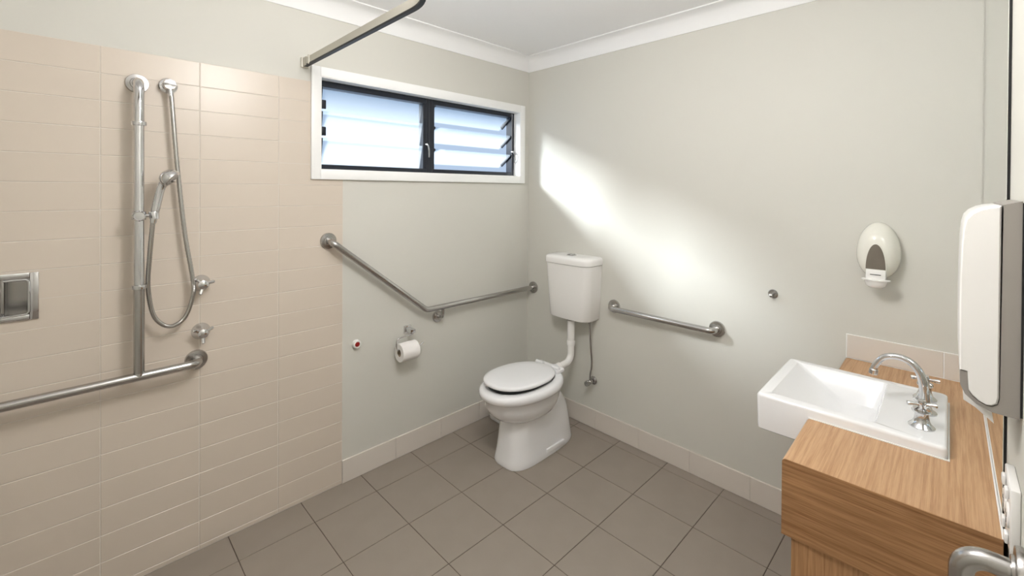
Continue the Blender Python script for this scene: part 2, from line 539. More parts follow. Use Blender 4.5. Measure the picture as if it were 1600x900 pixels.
for z in (1.740, 1.137):
    obj('collar', MB().lathe([(0.0165, -0.008), (0.0225, -0.007), (0.0235, 0), (0.0225, 0.007), (0.0165, 0.008)], (-2.176, -0.08, z), (0, 0, 1)), CHROME, t)
# vertical rail beside the power outlet
x = -1.252
yw = yc(x)-0.006
t = thing('grab_rail', 'vertical steel grab rail in the bottom right corner below the power outlet', 'grab rail', (x, yw, 0.46), 'steel grab rails')
obj('rail', MB().tube(fillet([(x, yw, 0.886), (x, yw+0.072, 0.886), (x, yw+0.072, 0.50), (x, yw, 0.50)], 0.034, 10), 0.0165, 24), STEEL, t)
for z in (0.886, 0.50):
    obj('wall_flange', flange(MB(), (x, yw, z), (-SL, 1, 0)), STEEL, t)

# ------------------------------------------------------------------ shower fittings
t = thing('hand_shower', 'chrome hand shower with looping hose hanging on the upright shower rail', 'shower', (-2.14, -0.08, 1.38))
sl = obj('slider', MB().lathe([(0.0165, -0.017), (0.0215, -0.015), (0.0215, 0.015), (0.0165, 0.017)], (-2.176, -0.08, 1.400), (0, 0, 1)), CHROME, t)
obj('knob', MB().lathe([(0.012, 0.014), (0.012, 0.024), (0.0185, 0.026), (0.0195, 0.034), (0.016, 0.038), (0.0145, 0.037), (0.001, 0.0375)], (-2.176, -0.08, 1.400), (-0.05, -1, 0)), CHROME, sl)
b = MB().tube([(-2.160, -0.085, 1.400), (-2.137, -0.088, 1.400)], 0.007, 12)
b.lathe([(0.0155, -0.014), (0.0165, -0.012), (0.0145, 0.014), (0.012, 0.014)], (-2.133, -0.088, 1.400), (0.08, -0.02, -1), 20)
obj('holder', b, CHROME, sl)
hp = spline([(-2.136, -0.088, 1.372), (-2.131, -0.089, 1.410), (-2.122, -0.090, 1.460), (-2.114, -0.092, 1.500), (-2.103, -0.098, 1.526), (-2.085, -0.108, 1.545)], 6)
rad = [0.010+0.004*min(1, i/8) for i in range(len(hp))]
rad = [r if i < len(hp)-8 else r+0.0012*(i-len(hp)+8) for i, r in enumerate(rad)]
obj('handle', MB().tube(hp, 0.013, 18, radii=rad), CHROME, t)
hd = obj('shower_head', MB().lathe([(0.012, -0.034), (0.024, -0.028), (0.033, -0.014), (0.036, 0.0), (0.0345, 0.005), (0.028, 0.006), (0.001, 0.0055)], (-2.086, -0.112, 1.537), (0.70, -0.30, -0.62), 28), CHROME, t)
obj('spray_face', MB().lathe([(0.027, 0.0055), (0.026, 0.008), (0.001, 0.0082)], (-2.086, -0.112, 1.537), (0.70, -0.30, -0.62), 28), PLASTG, hd)
hpts = [(-2.082, -0.048, 1.888), (-2.0765, -0.05, 1.858), (-2.060, -0.05, 1.613), (-2.035, -0.05, 1.335), (-2.010, -0.055, 1.150), (-2.007, -0.055, 1.080), (-2.033, -0.055, 0.992), (-2.083, -0.06, 0.966), (-2.130, -0.065, 1.014), (-2.149, -0.07, 1.125), (-2.145, -0.078, 1.246), (-2.137, -0.088, 1.374)]
hs = spline(hpts, 30)
rr = [0.0076+0.0007*(i % 2) for i in range(len(hs))]
obj('hose', MB().tube(hs, 0.007, 12, radii=rr), STEEL, t)
b = MB().lathe([(0.0085, 0), (0.0095, 0.012), (0.009, 0.026), (0.007, 0.028)], (-2.0795, -0.049, 1.886), (0.03, -0.02, -1), 14)
obj('hose_nut', b, CHROME, t)
e = obj('wall_elbow', MB().lathe([(0.031, 0), (0.031, 0.006), (0.028, 0.010), (0.021, 0.012), (0.021, 0.026)], (-2.082, -0.003, 1.905), (0, -1, 0), 30), CHROME, t)
obj('elbow_body', MB().lathe([(0.0225, 0.020), (0.0225, 0.050), (0.0205, 0.055), (0.001, 0.0555)], (-2.082, -0.003, 1.905), (0, -1, 0), 8), CHROME, e)
obj('spout_nut', MB().lathe([(0.012, 0), (0.012, 0.030), (0.010, 0.032)], (-2.081, -0.040, 1.900), (0.02, 0, -1), 14), CHROME, e)
def wall_tap(z, label, a0):
    x = -1.973
    t = thing('shower_tap', label, 'tap', (x, -0.003, z), 'shower taps')
    obj('flange', MB().lathe([(0.034, 0), (0.034, 0.003), (0.030, 0.012), (0.020, 0.024), (0.017, 0.034)], (x, -0.003, z), (0, -1, 0), 30), CHROME, t)
    h = MB().lathe([(0.015, 0.030), (0.019, 0.036), (0.021, 0.046), (0.018, 0.054), (0.010, 0.058), (0.001, 0.059)], (x, -0.003, z), (0, -1, 0), 24)
    obj('handle', h, CHROME, t)
    for k in range(3):
        a = a0+k*2*PI/3
        d = Vector((math.cos(a), 0, math.sin(a)))
        p = Vector((x, -0.047, z))
        obj('prong', MB().tube([p+d*0.012, p+d*0.024+Vector((0, -0.004, 0)), p+d*0.038+Vector((0, -0.008, 0)), p+d*0.041+Vector((0, -0.009, 0))], 0.006, 10, radii=[0.0085, 0.0065, 0.0070, 0.003]), CHROME, t)
    return t
wall_tap(1.110, 'upper chrome shower tap on the tiles beside the hose loop', math.radians(15))
wall_tap(0.911, 'lower chrome shower tap on the tiles just above the rail end', math.radians(30))
# recessed soap tray
xa, xb, za, zb = NICHE
t = thing('soap_tray', 'recessed chrome soap tray in the shower tiles at the left edge', 'soap holder', (-2.58, 0, 1.05))
b = MB()
for q in ((xa-0.007, xa+0.014, za-0.007, zb+0.007), (xb-0.014, xb+0.007, za-0.007, zb+0.007), (xa+0.014, xb-0.014, za-0.007, za+0.012), (xa+0.014, xb-0.014, zb-0.012, zb+0.007)):
    b.rbox(q[0], q[1], -0.010, -0.0025, q[2], q[3], 0.002, 2)
obj('rim', b, CHROME, t)
b = MB()
b.box(xa, xb, 0.095, 0.098, za, zb).box(xa, xa+0.003, -0.003, 0.095, za, zb).box(xb-0.003, xb, -0.003, 0.095, za, zb)
b.box(xa+0.003, xb-0.003, -0.003, 0.095, za, za+0.003).box(xa+0.003, xb-0.003, -0.003, 0.095, zb-0.003, zb)
obj('recess', b, STEEL, t, smooth=0)
obj('divider', MB().rbox(-2.520, -2.512, 0.0, 0.094, za+0.003, zb-0.003, 0.002, 2), STEELD, t)
b = MB().tube(fillet([(-2.513, -0.012, zb-0.016), (xb-0.016, -0.012, zb-0.016), (xb-0.016, -0.012, za+0.014), (-2.66, -0.020, za+0.010)], 0.010, 6), 0.0032, 10)
obj('wire_guard', b, CHROME, t)
# curtain track
t = thing('curtain_track', 'curved aluminium shower curtain track fixed above the window corner', 'curtain track', (-1.562, -0.5, 2.08))
pth = fillet([(-1.562, -0.020, 0), (-1.562, -1.16, 0), (-2.87, -1.16, 0)], 0.20, 14)
def sweep_flat(path, prof):
    rings = []
    for i, p in enumerate(path):
        tg = (path[min(i+1, len(path)-1)]-path[max(i-1, 0)]).normalized()
        s = Vector((-tg.y, tg.x, 0))
        rings.append([p+s*a+Vector((0, 0, h)) for a, h in prof])
    return MB().loft(rings)
obj('track', sweep_flat(pth, [(-0.007, 2.089), (0.007, 2.089), (0.007, 2.120), (-0.007, 2.120)]), TRACKM, t, smooth=30)
obj('groove', sweep_flat(pth, [(-0.0082, 2.082), (0.0082, 2.082), (0.0082, 2.0892), (-0.0082, 2.0892)]), RUBBER, t, smooth=30)
obj('wall_bracket', MB().rbox(-1.580, -1.544, -0.009, -0.0, 2.078, 2.128, 0.004, 3), TRACKM, t)
obj('bracket_arm', MB().rbox(-1.572, -1.552, -0.050, -0.008, 2.083, 2.125, 0.003, 2), TRACKM, t)
obj('joiner', MB().rbox(-1.573, -1.551, -0.085, -0.072, 2.083, 2.126, 0.002, 2), TRACKM, t)

# ------------------------------------------------------------------ small things on the left wall
t = thing('call_button', 'small white round wall button with a dark red centre', 'button', (-1.300, 0, 0.68))
obj('housing', MB().lathe([(0.022, 0), (0.022, 0.014), (0.019, 0.019), (0.014, 0.020), (0.0125, 0.016)], (-1.300, 0, 0.697), (0, -1, 0)), PLAST, t)
obj('push_button', MB().lathe([(0.0125, 0.012), (0.0122, 0.0175), (0.009, 0.019), (0.001, 0.0195)], (-1.300, 0, 0.697), (0, -1, 0)), RED, t)
t = thing('paper_holder', 'chrome toilet paper holder below the bent grab rail', 'paper holder', (-1.0, 0, 0.68))
obj('wall_plate', MB().rbox(-1.020, -0.976, -0.012, 0, 0.687, 0.731, 0.002, 2), CHROME, t)
obj('arm', MB().rbox(-1.014, -0.982, -0.066, -0.010, 0.700, 0.722, 0.003, 2), CHROME, t)
zr, yr = 0.6080, -0.060
obj('wire', MB().tube(fillet([(-0.998, yr, 0.704), (-0.998, yr, 0.694), (-1.098, yr, 0.688), (-1.098, yr, zr+0.012), (-0.950, yr, zr+0.012), (-0.926, yr, zr+0.026)], 0.022, 6), 0.0045, 12), CHROME, t)
t = thing('toilet_roll', 'white toilet paper roll hanging on the chrome holder', 'toilet paper', (-1.03, yr, zr-0.05))
rb = [(0.020, 0), (0.049, 0), (0.050, 0.002), (0.050, 0.103), (0.049, 0.105), (0.020, 0.105)]
n = 40
rings = [[(-1.083+h, yr+r*math.cos(2*PI*j/n), zr+r*math.sin(2*PI*j/n)) for j in range(n)] for r, h in rb]
obj('paper', MB().loft(rings, closed=True), PAPER, t)
rings = [[(-1.083+h, yr+r*math.cos(2*PI*j/n), zr+r*math.sin(2*PI*j/n)) for j in range(n)] for r, h in [(0.0185, 0.001), (0.0198, 0.001), (0.0198, 0.104), (0.0185, 0.104)]]
obj('core', MB().loft(rings, closed=True), CARD, t)
# loose end of the sheet, folded to a point
pts = []
for k in range(9):
    a = math.radians(125+8*k)
    pts.append((yr+0.0508*math.cos(a), zr+0.0508*math.sin(a), k/8))
b = MB()
ri = []
for y, z, s in pts:
    x_l, x_r = -1.083+0.052*s*0.98, -0.978-0.053*s*0.98
    ri.append([(x_l, y, z), (x_r, y, z), (x_r, y-0.0006, z), (x_l, y-0.0006, z)])
obj('sheet_end', b.loft(ri), PAPER, t)

# ------------------------------------------------------------------ toilet
YT = -0.467
def egg(cx, xf, xb, hw, z, n=48, e=2.15, yo=YT):
    out = []
    for j in range(n):
        a = 2*PI*j/n
        c, s = math.cos(a), math.sin(a)
        cc = math.copysign(abs(c)**(2/e), c)
        ss = math.copysign(abs(s)**(2/e), s)
        out.append((cx+(xb-cx if cc > 0 else cx-xf)*cc, yo+hw*ss, z))
    return out
t = thing('toilet', 'white ceramic toilet pan with closed lid in the corner', 'toilet', (-0.48, YT, 0))
rg = [egg(-0.52, xf, xb_, hw, z, e=e) for z, xf, xb_, hw, e in [
    (0.235, -0.62, -0.36, 0.085, 2.1), (0.245, -0.675, -0.33, 0.115, 2.1), (0.265, -0.720, -0.31, 0.140, 2.1), (0.295, -0.752, -0.295, 0.158, 2.1), (0.33, -0.772, -0.285, 0.169, 2.1), (0.372, -0.783, -0.280, 0.175, 2.1),
    (0.381, -0.797, -0.274, 0.183, 2.1), (0.390, -0.806, -0.266, 0.190, 2.1), (0.405, -0.810, -0.262, 0.192, 2.1), (0.420, -0.806, -0.266, 0.188, 2.1), (0.428, -0.792, -0.275, 0.175, 2.1), (0.428, -0.745, -0.31, 0.140, 2.1), (0.40, -0.72, -0.33, 0.12, 2.1)]]
obj('bowl', MB().loft(rg), PORC, t, smooth=50)
rg = [egg(-0.50, xf, xb_, hw, z, e=e) for z, xf, xb_, hw, e in [
    (0.001, -0.690, -0.152, 0.117, 3.2), (0.012, -0.693, -0.150, 0.119, 3.2), (0.03, -0.688, -0.153, 0.116, 3.1), (0.08, -0.680, -0.158, 0.110, 3.0), (0.14, -0.674, -0.166, 0.105, 2.9), (0.20, -0.668, -0.180, 0.101, 2.8),
    (0.245, -0.655, -0.200, 0.098, 2.7), (0.28, -0.64, -0.226, 0.093, 2.6), (0.305, -0.62, -0.260, 0.084, 2.5), (0.320, -0.58, -0.31, 0.066, 2.3), (0.326, -0.54, -0.38, 0.03, 2.0)]]
obj('pedestal', MB().loft(rg), PORC, t, smooth=50)
obj('fixing_cover', MB().rbox(-0.455, -0.300, YT-0.1215, YT-0.108, 0.020, 0.048, 0.004, 3), PORC, t)
obj('inlet_spigot', MB().lathe([(0.040, 0), (0.042, 0.03), (0.036, 0.05), (0.030, 0.075)], (-0.31, YT, 0.405), (1, 0, 0.02), 24), PORC, t)
# black insert stands in for the shade in the gap under the lid
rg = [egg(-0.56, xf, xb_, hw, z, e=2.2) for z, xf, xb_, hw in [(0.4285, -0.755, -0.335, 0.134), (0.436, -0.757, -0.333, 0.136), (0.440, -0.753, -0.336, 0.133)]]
obj('lid_gap_shade', MB().loft(rg), RUBBER, t)
tilt = math.radians(1.5)
rg = [egg(-0.56, xf, xb_, hw, z, e=2.2) for z, xf, xb_, hw in [(0.441, -0.770, -0.332, 0.154), (0.444, -0.778, -0.326, 0.159), (0.452, -0.780, -0.324, 0.161), (0.459, -0.776, -0.328, 0.157), (0.463, -0.760, -0.338, 0.143), (0.465, -0.70, -0.39, 0.09)]]
lid = MB().loft(rg)
lid.v = [Vector((v.x, v.y, v.z+(-0.33-v.x)*math.tan(tilt))) for v in lid.v]
obj('lid', lid, SEATP, t, smooth=50)
obj('hinge_plate', MB().rbox(-0.335, -0.272, YT-0.095, YT+0.095, 0.424, 0.448, 0.007, 3), SEATP, t)
for s in (-1, 1):
    obj('hinge', MB().lathe([(0.010, -0.028), (0.013, -0.026), (0.013, 0.026), (0.010, 0.028)], (-0.318, YT+s*0.062, 0.450), (0, 1, 0), 16), SEATP, t)
# cistern
YCs = -0.460
t = thing('cistern', 'white cistern mounted on the right wall above the toilet', 'cistern', (-0.08, YCs, 0.69))
def cring(hw, d, z, r, bul=0.010):
    pts = rrect(-d, -0.001, YCs-hw, YCs+hw, z, r, 6)
    out = []
    for x_, y_, z_ in pts:
        k = 1-((y_-YCs)/hw)**2
        if x_ < -d*0.5: x_ -= bul*k
        else:
            x_ = x_ if x_ < -r else -0.001
        out.append((x_, y_, z_))
    return out
def croundfront(hw, d, z, r, bul=0.012, n=8):
    out = [(-0.001, YCs-hw, z)]
    for cx_, cy_, a0 in ((-d+r, YCs-hw+r, 270), (-d+r, YCs+hw-r, 180)):
        for k in range(n+1):
            a = math.radians(a0-90*k/n)
            out.append((cx_+r*math.cos(a), cy_+r*math.sin(a), z))
        if a0 == 270:
            for k in range(1, 8):
                y_ = YCs-hw+r+(2*hw-2*r)*k/8
                out.append((-d, y_, z))
    out.append((-0.001, YCs+hw, z))
    return [(x_-(bul*(1-((y_-YCs)/hw)**2) if x_ < -d*0.4 else 0), y_, z_) for x_, y_, z_ in out]
rg = [croundfront(hw, d, z, r) for hw, d, z, r in [(0.144, 0.120, 0.690, 0.045), (0.153, 0.130, 0.693, 0.05), (0.157, 0.134, 0.70, 0.05), (0.166, 0.143, 0.85, 0.05), (0.175, 0.152, 1.036, 0.05)]]
obj('tank', MB().loft(rg), PLAST, t, smooth=40)
rg = [croundfront(hw, d, z, r) for hw, d, z, r in [(0.177, 0.154, 1.0385, 0.05), (0.180, 0.157, 1.040, 0.05), (0.181, 0.158, 1.066, 0.05), (0.178, 0.154, 1.078, 0.05), (0.169, 0.144, 1.084, 0.05), (0.12, 0.10, 1.086, 0.04)]]
obj('tank_lid', MB().loft(rg), PLAST, t, smooth=50)
fb = obj('flush_plate', MB().rbox(-0.108, -0.060, YCs-0.024, YCs+0.024, 1.085, 1.0915, 0.003, 2), CHROME, t)
obj('flush_button', MB().rbox(-0.104, -0.064, YCs-0.018, YCs-0.001, 1.090, 1.098, 0.003, 2), CHROME, fb)
obj('flush_button', MB().rbox(-0.104, -0.064, YCs+0.001, YCs+0.018, 1.090, 1.096, 0.003, 2), STEELD, fb)
# flush pipe
t = thing('flush_pipe', 'white bent flush pipe between cistern and toilet pan', 'pipe', (-0.09, YT, 0.40))
obj('pipe', MB().tube(fillet([(-0.092, YT, 0.692), (-0.092, YT, 0.420), (-0.232, YT, 0.406)], 0.055, 10), 0.0215, 20), PLAST, t)
obj('upper_pipe', MB().lathe([(0.0245, 0), (0.0245, 0.165), (0.022, 0.17)], (-0.092, YT, 0.690), (0, 0, -1), 24), PLAST, t)
obj('coupling', MB().lathe([(0.0255, -0.006), (0.027, 0), (0.027, 0.022), (0.0245, 0.028)], (-0.092, YT, 0.545), (0, 0, -1), 24), PLAST, t)
obj('pipe_nut', MB().lathe([(0.030, 0.0), (0.030, 0.014), (0.025, 0.016)], (-0.092, YT, 0.692), (0, 0, -1), 16), PLASTG, t)
obj('pan_sleeve', MB().lathe([(0.0265, 0.0), (0.028, 0.006), (0.028, 0.030), (0.023, 0.036)], (-0.2335, YT, 0.4062), (1, 0, 0.1), 24), PLAST, t)
# water supply
t = thing('stop_valve', 'chrome stop valve with thin braided hose under the cistern', 'valve', (0, -0.585, 0.29))
obj('flange', MB().lathe([(0.026, 0), (0.026, 0.004), (0.018, 0.010), (0.011, 0.012), (0.011, 0.030)], (0, -0.578, 0.300), (-1, 0, 0), 26), STEELD, t)
obj('body', MB().lathe([(0.011, 0.024), (0.014, 0.028), (0.014, 0.050), (0.010, 0.054)], (0, -0.578, 0.300), (-1, 0, 0), 16), STEELD, t)
obj('knob', MB().lathe([(0.008, 0.052), (0.0165, 0.056), (0.0175, 0.070), (0.016, 0.078), (0.001, 0.079)], (0, -0.578, 0.300), (-1, 0, 0), 10), STEELD, t)
obj('hose', MB().tube(spline([(-0.040, -0.578, 0.310), (-0.040, -0.580, 0.345), (-0.042, -0.592, 0.42), (-0.045, -0.583, 0.55), (-0.050, -0.580, 0.692)], 8), 0.0055, 10), STEELD, t)
obj('hose_nut', MB().lathe([(0.009, 0), (0.009, 0.022), (0.006, 0.026)], (-0.050, -0.580, 0.694), (0, 0, -1), 8), STEELD, t)
# container on the floor behind the toilet
t = thing('floor_container', 'glossy white rounded container on the floor behind the toilet', 'container', (-0.27, -0.11, 0))
rg = [rrect(x0_, x1_, y0_, y1_, z, 0.05, 6) for z, x0_, x1_, y0_, y1_ in [(0.001, -0.400, -0.14, -0.20, -0.012), (0.008, -0.404, -0.136, -0.204, -0.011), (0.13, -0.410, -0.130, -0.208, -0.011), (0.138, -0.405, -0.135, -0.204, -0.014)]]
obj('body', MB().loft(rg), PORC, t, smooth=50)
rg = [rrect(x0_, x1_, y0_, y1_, z, 0.05, 6) for z, x0_, x1_, y0_, y1_ in [(0.139, -0.410, -0.130, -0.208, -0.011), (0.150, -0.410, -0.130, -0.208, -0.011), (0.156, -0.400, -0.14, -0.20, -0.02)]]
obj('lid', MB().loft(rg), PORC, t, smooth=50)

# ------------------------------------------------------------------ right wall: hook, soap dispenser
t = thing('wall_hook', 'small round steel robe hook alone on the right wall', 'hook', (0, -1.588, 1.0))
obj('wall_plate', MB().lathe([(0.021, 0), (0.021, 0.003), (0.018, 0.006), (0.006, 0.007), (0.006, 0.016)], (0, -1.588, 1.021), (-1, 0, 0), 26), STEELD, t)
obj('peg', MB().tube(spline([(-0.010, -1.588, 1.018), (-0.028, -1.588, 1.012), (-0.036, -1.588, 1.020)], 5), 0.005, 10).lathe([(0.004, -0.004), (0.0085, 0), (0.0085, 0.005), (0.004, 0.009)], (-0.036, -1.588, 1.020), (-0.5, 0, 0.8), 14), STEEL, t)
YD, ZD = -1.973, 1.262
t = thing('soap_dispenser', 'egg shaped cream soap dispenser on the right wall above the basin', 'soap dispenser', (0, YD, 1.12))
def oval(hw, ht, hb, x, zc_, n=44, cut=None):
    out = []
    for j in range(n):
        a = 2*PI*j/n
        z = zc_+(ht if math.sin(a) > 0 else hb)*math.sin(a)
        y = YD+hw*math.cos(a)
        if cut is not None and z < cut: z = cut
        out.append((x, y, z))
    return out
rg = [oval(hw, ht, hb, -d, ZD-0.010) for d, hw, ht, hb in [(0.001, 0.069, 0.128, 0.100), (0.020, 0.071, 0.130, 0.102), (0.045, 0.068, 0.124, 0.098), (0.066, 0.060, 0.110, 0.090), (0.082, 0.047, 0.088, 0.076), (0.091, 0.034, 0.064, 0.060), (0.095, 0.018, 0.034, 0.034)]]
obj('cover', MB().loft(rg), CREAM, t, smooth=60)
def halfoval(hw, ht, x, zb_, n=24):
    pts = [(x, YD+hw*math.cos(PI*j/n), zb_+ht*math.sin(PI*j/n)) for j in range(n+1)]
    return pts
rim_ = MB().loft([halfoval(0.034, 0.105, -0.075, 1.197), halfoval(0.034, 0.105, -0.0975, 1.197), halfoval(0.0312, 0.0995, -0.0985, 1.1985)])
obj('window_rim', rim_, CREAM, t, smooth=50)
obj('level_window', MB().loft([halfoval(0.0310, 0.0990, -0.090, 1.1988), halfoval(0.0308, 0.0985, -0.0992, 1.199)]), SMOKE, t, smooth=50)
nz = obj('nozzle_block', MB().rbox(YD-0.031, YD+0.031, 0.060, 0.0985, 1.158, 1.197, 0.003, 2).xf(Matrix(((0, -1, 0, 0), (1, 0, 0, 0), (0, 0, 1, 0), (0, 0, 0, 1)))), PLAST, t)
obj('slot', MB().box(-0.0992, -0.098, YD-0.017, YD+0.017, 1.176, 1.179), RUBBER, nz, smooth=0)
# push lever with a flat top edge and a round front
def tongue(z, k):
    out = []
    for j in range(17):
        a = PI*j/16
        out.append((-0.086-0.032*k*math.sin(a), YD+0.043*k*math.cos(a), z))
    return out
obj('push_lever', MB().loft([tongue(1.126, 0.50), tongue(1.134, 0.72), tongue(1.150, 0.84), tongue(1.1545, 0.86), tongue(1.155, 1.06), tongue(1.159, 1.06), tongue(1.160, 1.02)]), PLAST, t, smooth=50)

# ------------------------------------------------------------------ vanity (built in the frame of the vanity wall)
def VP(x, y, z): return VM @ Vector((x, y, z))
CF, CE = 0.396, -1.003
BX0, BX1, BY0, BY1 = -0.712, -0.270, 0.083, 0.541    # basin footprint
t = thing('vanity_bench', 'thick oak laminate bench with a cut-out for the white basin', 'bench', VP(-0.5, 0.2, 0), rotz=RA)
b = MB()
gap = 0.002
b.box(CE, BX0-gap, 0.0015, CF-0.010, 0.770, 0.800).box(BX1+gap, -0.002, 0.0015, CF-0.010, 0.770, 0.800)
b.box(BX0-gap, BX1+gap, 0.0015, BY0-gap, 0.770, 0.800)
for xa_, xb_ in ((CE, BX0-gap), (BX1+gap, -0.002)):       # rolled front edge
    pr_ = [(CF-0.010, 0.770), (CF-0.010, 0.800)]+[(CF-0.010+0.010*math.sin(a), 0.790+0.010*math.cos(a)) for a in [math.radians(15*k) for k in range(1, 7)]]+[(CF, 0.770)]
    b.prism(pr_, xa_, xb_, 'x')
obj('top', b.xf(VM), OAK_X, t, smooth=25)
pr_ = [(0.0015, 0.600), (0.0015, 0.7996), (CF-0.010, 0.7996)]+[(CF-0.010+0.0096*math.sin(a), 0.790+0.0096*math.cos(a)) for a in [math.radians(15*k) for k in range(1, 7)]]+[(CF-0.0004, 0.600)]
obj('end_panel', MB().prism(pr_, CE-0.002, CE+0.0, 'x').xf(VM), OAK_Y_SHADED, t, smooth=25)
obj('apron', MB().box(CE+0.001, -0.002, CF-0.018, CF-0.0006, 0.600, 0.712).box(CE+0.001, BX0-gap, CF-0.018, CF-0.0006, 0.712, 0.7698).box(BX1+gap, -0.002, CF-0.018, CF-0.0006, 0.712, 0.7698).xf(VM), OAK_X, t, smooth=0)
obj('underside', MB().box(CE+0.001, -0.002, 0.002, CF-0.019, 0.600, 0.612).xf(VM), OAK_X, t, smooth=0)
t = thing('vanity_cabinet', 'oak laminate cabinet standing below the bench', 'cabinet', VP(-0.5, 0.18, 0), rotz=RA)
obj('side_panel', MB().rbox(CE+0.004, CE+0.020, 0.003, CF-0.022, 0.001, 0.5990, 0.001, 1).xf(VM), OAK_Z, t, smooth=25)
obj('side_panel', MB().rbox(-0.022, -0.009, 0.003, CF-0.022, 0.001, 0.5990, 0.001, 1).xf(VM), OAK_Z, t, smooth=25)
for k in range(2):
    xa_ = CE+0.022+k*0.480
    d_ = obj('door', MB().rbox(xa_, xa_+0.477, CF-0.040, CF-0.023, 0.09, 0.597, 0.001, 1).xf(VM), OAK_Z, t, smooth=25)
obj('kickboard', MB().box(CE+0.021, -0.023, CF-0.08, CF-0.065, 0.001, 0.088).xf(VM), OAK_X, t, smooth=0)
obj('silicone_seam', MB().prism([(0.0003, 0.8002), (0.0034, 0.8002), (0.0003, 0.803)], CE+0.001, -0.009, 'x').xf(VM), SILI, t.parent or bpy.data.objects['vanity_bench'], smooth=0)

# basin
t = thing('basin', 'white rectangular semi-recessed basin set into the oak bench', 'basin', VP(-0.49, 0.31, 0.71), rotz=RA)
ZT, ZB = 0.832, 0.714
def R(i, z, r): return rrect(BX0+i, BX1-i, BY0+i, BY1-i, z, r, 5)
def RI(x0_, x1_, y0_, y1_, z, r): return rrect(x0_, x1_, y0_, y1_, z, r, 5)
rings = [R(0.030, ZB+0.001, 0.01), R(0.008, ZB, 0.012), R(0.003, ZB+0.004, 0.014), R(0.002, ZB+0.02, 0.014), R(0, ZT-0.010, 0.014), R(0.001, ZT-0.005, 0.014), R(0.004, ZT-0.001, 0.013), R(0.008, ZT, 0.012)]
ix0, ix1, iy0, iy1 = BX0+0.034, BX1-0.034, BY0+0.150, BY1-0.036
rings += [RI(ix0, ix1, iy0, iy1, ZT, 0.012), RI(ix0+0.004, ix1-0.004, iy0+0.003, iy1-0.004, ZT-0.004, 0.012), RI(ix0+0.018, ix1-0.018, iy0+0.008, iy1-0.045, ZT-0.030, 0.014),
          RI(ix0+0.055, ix1-0.055, iy0+0.022, iy1-0.135, ZT-0.082, 0.02), RI(ix0+0.10, ix1-0.10, iy0+0.04, iy1-0.16, ZT-0.088, 0.02)]
obj('bowl', MB().loft(rings).xf(VM), PORC, t, smooth=40)
obj('waste', MB().lathe([(0.024, 0), (0.024, 0.003), (0.018, 0.004), (0.015, 0.002), (0.001, 0.002)], VP(-0.491, (iy0+0.04+iy1-0.16)/2, ZT-0.0885), (0, 0, 1), 24), CHROME, t)
bs = MB()
bs.box(BX0-0.004, BX0-0.0002, BY0-0.004, CF-0.004, 0.8003, 0.8030).box(BX1+0.0002, BX1+0.004, BY0-0.004, CF-0.004, 0.8003, 0.8030).box(BX0-0.0002, BX1+0.0002, BY0-0.004, BY0-0.0002, 0.8003, 0.8030)
obj('sealant', bs.xf(VM), SILI, t, smooth=0)
# basin tapware
YTP = 0.137
def basin_tap(x, label, a0):
    p = VP(x, YTP, ZT)
    t = thing('basin_tap', label, 'tap', p, 'basin taps')
    obj('base', MB().lathe([(0.0295, 0), (0.0295, 0.003), (0.027, 0.006), (0.021, 0.012), (0.017, 0.022), (0.0155, 0.034), (0.0165, 0.040), (0.0165, 0.043)], p, (0, 0, 1), 28), CHROME, t)
    obj('bonnet', MB().lathe([(0.0185, 0.042), (0.021, 0.046), (0.020, 0.052), (0.012, 0.056), (0.009, 0.062), (0.011, 0.070), (0.009, 0.076), (0.001, 0.078)], p, (0, 0, 1), 24), CHROME, t)
    for k in range(4):
        a = a0+k*PI/2
        d = Vector((math.cos(a), math.sin(a), 0))
        q = p+Vector((0, 0, 0.064))
        obj('prong', MB().tube([q+d*0.006, q+d*0.018, q+d*0.030, q+d*0.0345, q+d*0.036], 0.005, 10, radii=[0.0048, 0.0046, 0.0066, 0.0062, 0.002]), CHROME, t)
basin_tap(-0.611, 'chrome cross-handle basin tap on the side nearer the viewer', math.radians(28))
basin_tap(-0.371, 'chrome cross-handle basin tap on the side nearer the splashback tiles', math.radians(10))
p = VP(-0.491, YTP-0.002, ZT)
t = thing('basin_spout', 'chrome gooseneck spout between the two basin taps', 'tap', p)
obj('base', MB().lathe([(0.0295, 0), (0.0295, 0.003), (0.027, 0.006), (0.019, 0.012), (0.0155, 0.022), (0.0145, 0.034)], p, (0, 0, 1), 28), CHROME, t)
gp = spline([p+Vector((0, 0, 0.020)), p+Vector((0, 0.001, 0.075)), p+Vector((0, 0.012, 0.118)), p+Vector((0, 0.034, 0.144)), p+Vector((0, 0.064, 0.152)), p+Vector((0, 0.096, 0.142)), p+Vector((0, 0.117, 0.112)), p+Vector((0, 0.121, 0.092))], 8)
obj('spout', MB().tube(gp, 0.0115, 18, radii=[0.0128-0.0035*min(1, i/40) for i in range(len(gp))]), CHROME, t)
obj('aerator', MB().lathe([(0.0095, 0), (0.0120, 0.003), (0.0120, 0.016), (0.0095, 0.018), (0.001, 0.0175)], gp[-1]+Vector((0, 0, 0.006)), (0, 0.10, -1), 18), CHROME, t)

# mirror
t = thing('wall_mirror', 'tall frameless mirror rising from the bench at the right edge', 'mirror', VP(-0.46, -0.003, 0.806), rotz=RA)
obj('backing', MB().box(-0.930, -0.004, -0.0055, -0.0012, 0.806, 2.340).xf(VM), RUBBER, t, smooth=0)
obj('glass', MB().box(-0.930, -0.004, -0.0012, 0.0, 0.806, 2.340).xf(VM), MIRROR, t, smooth=0)

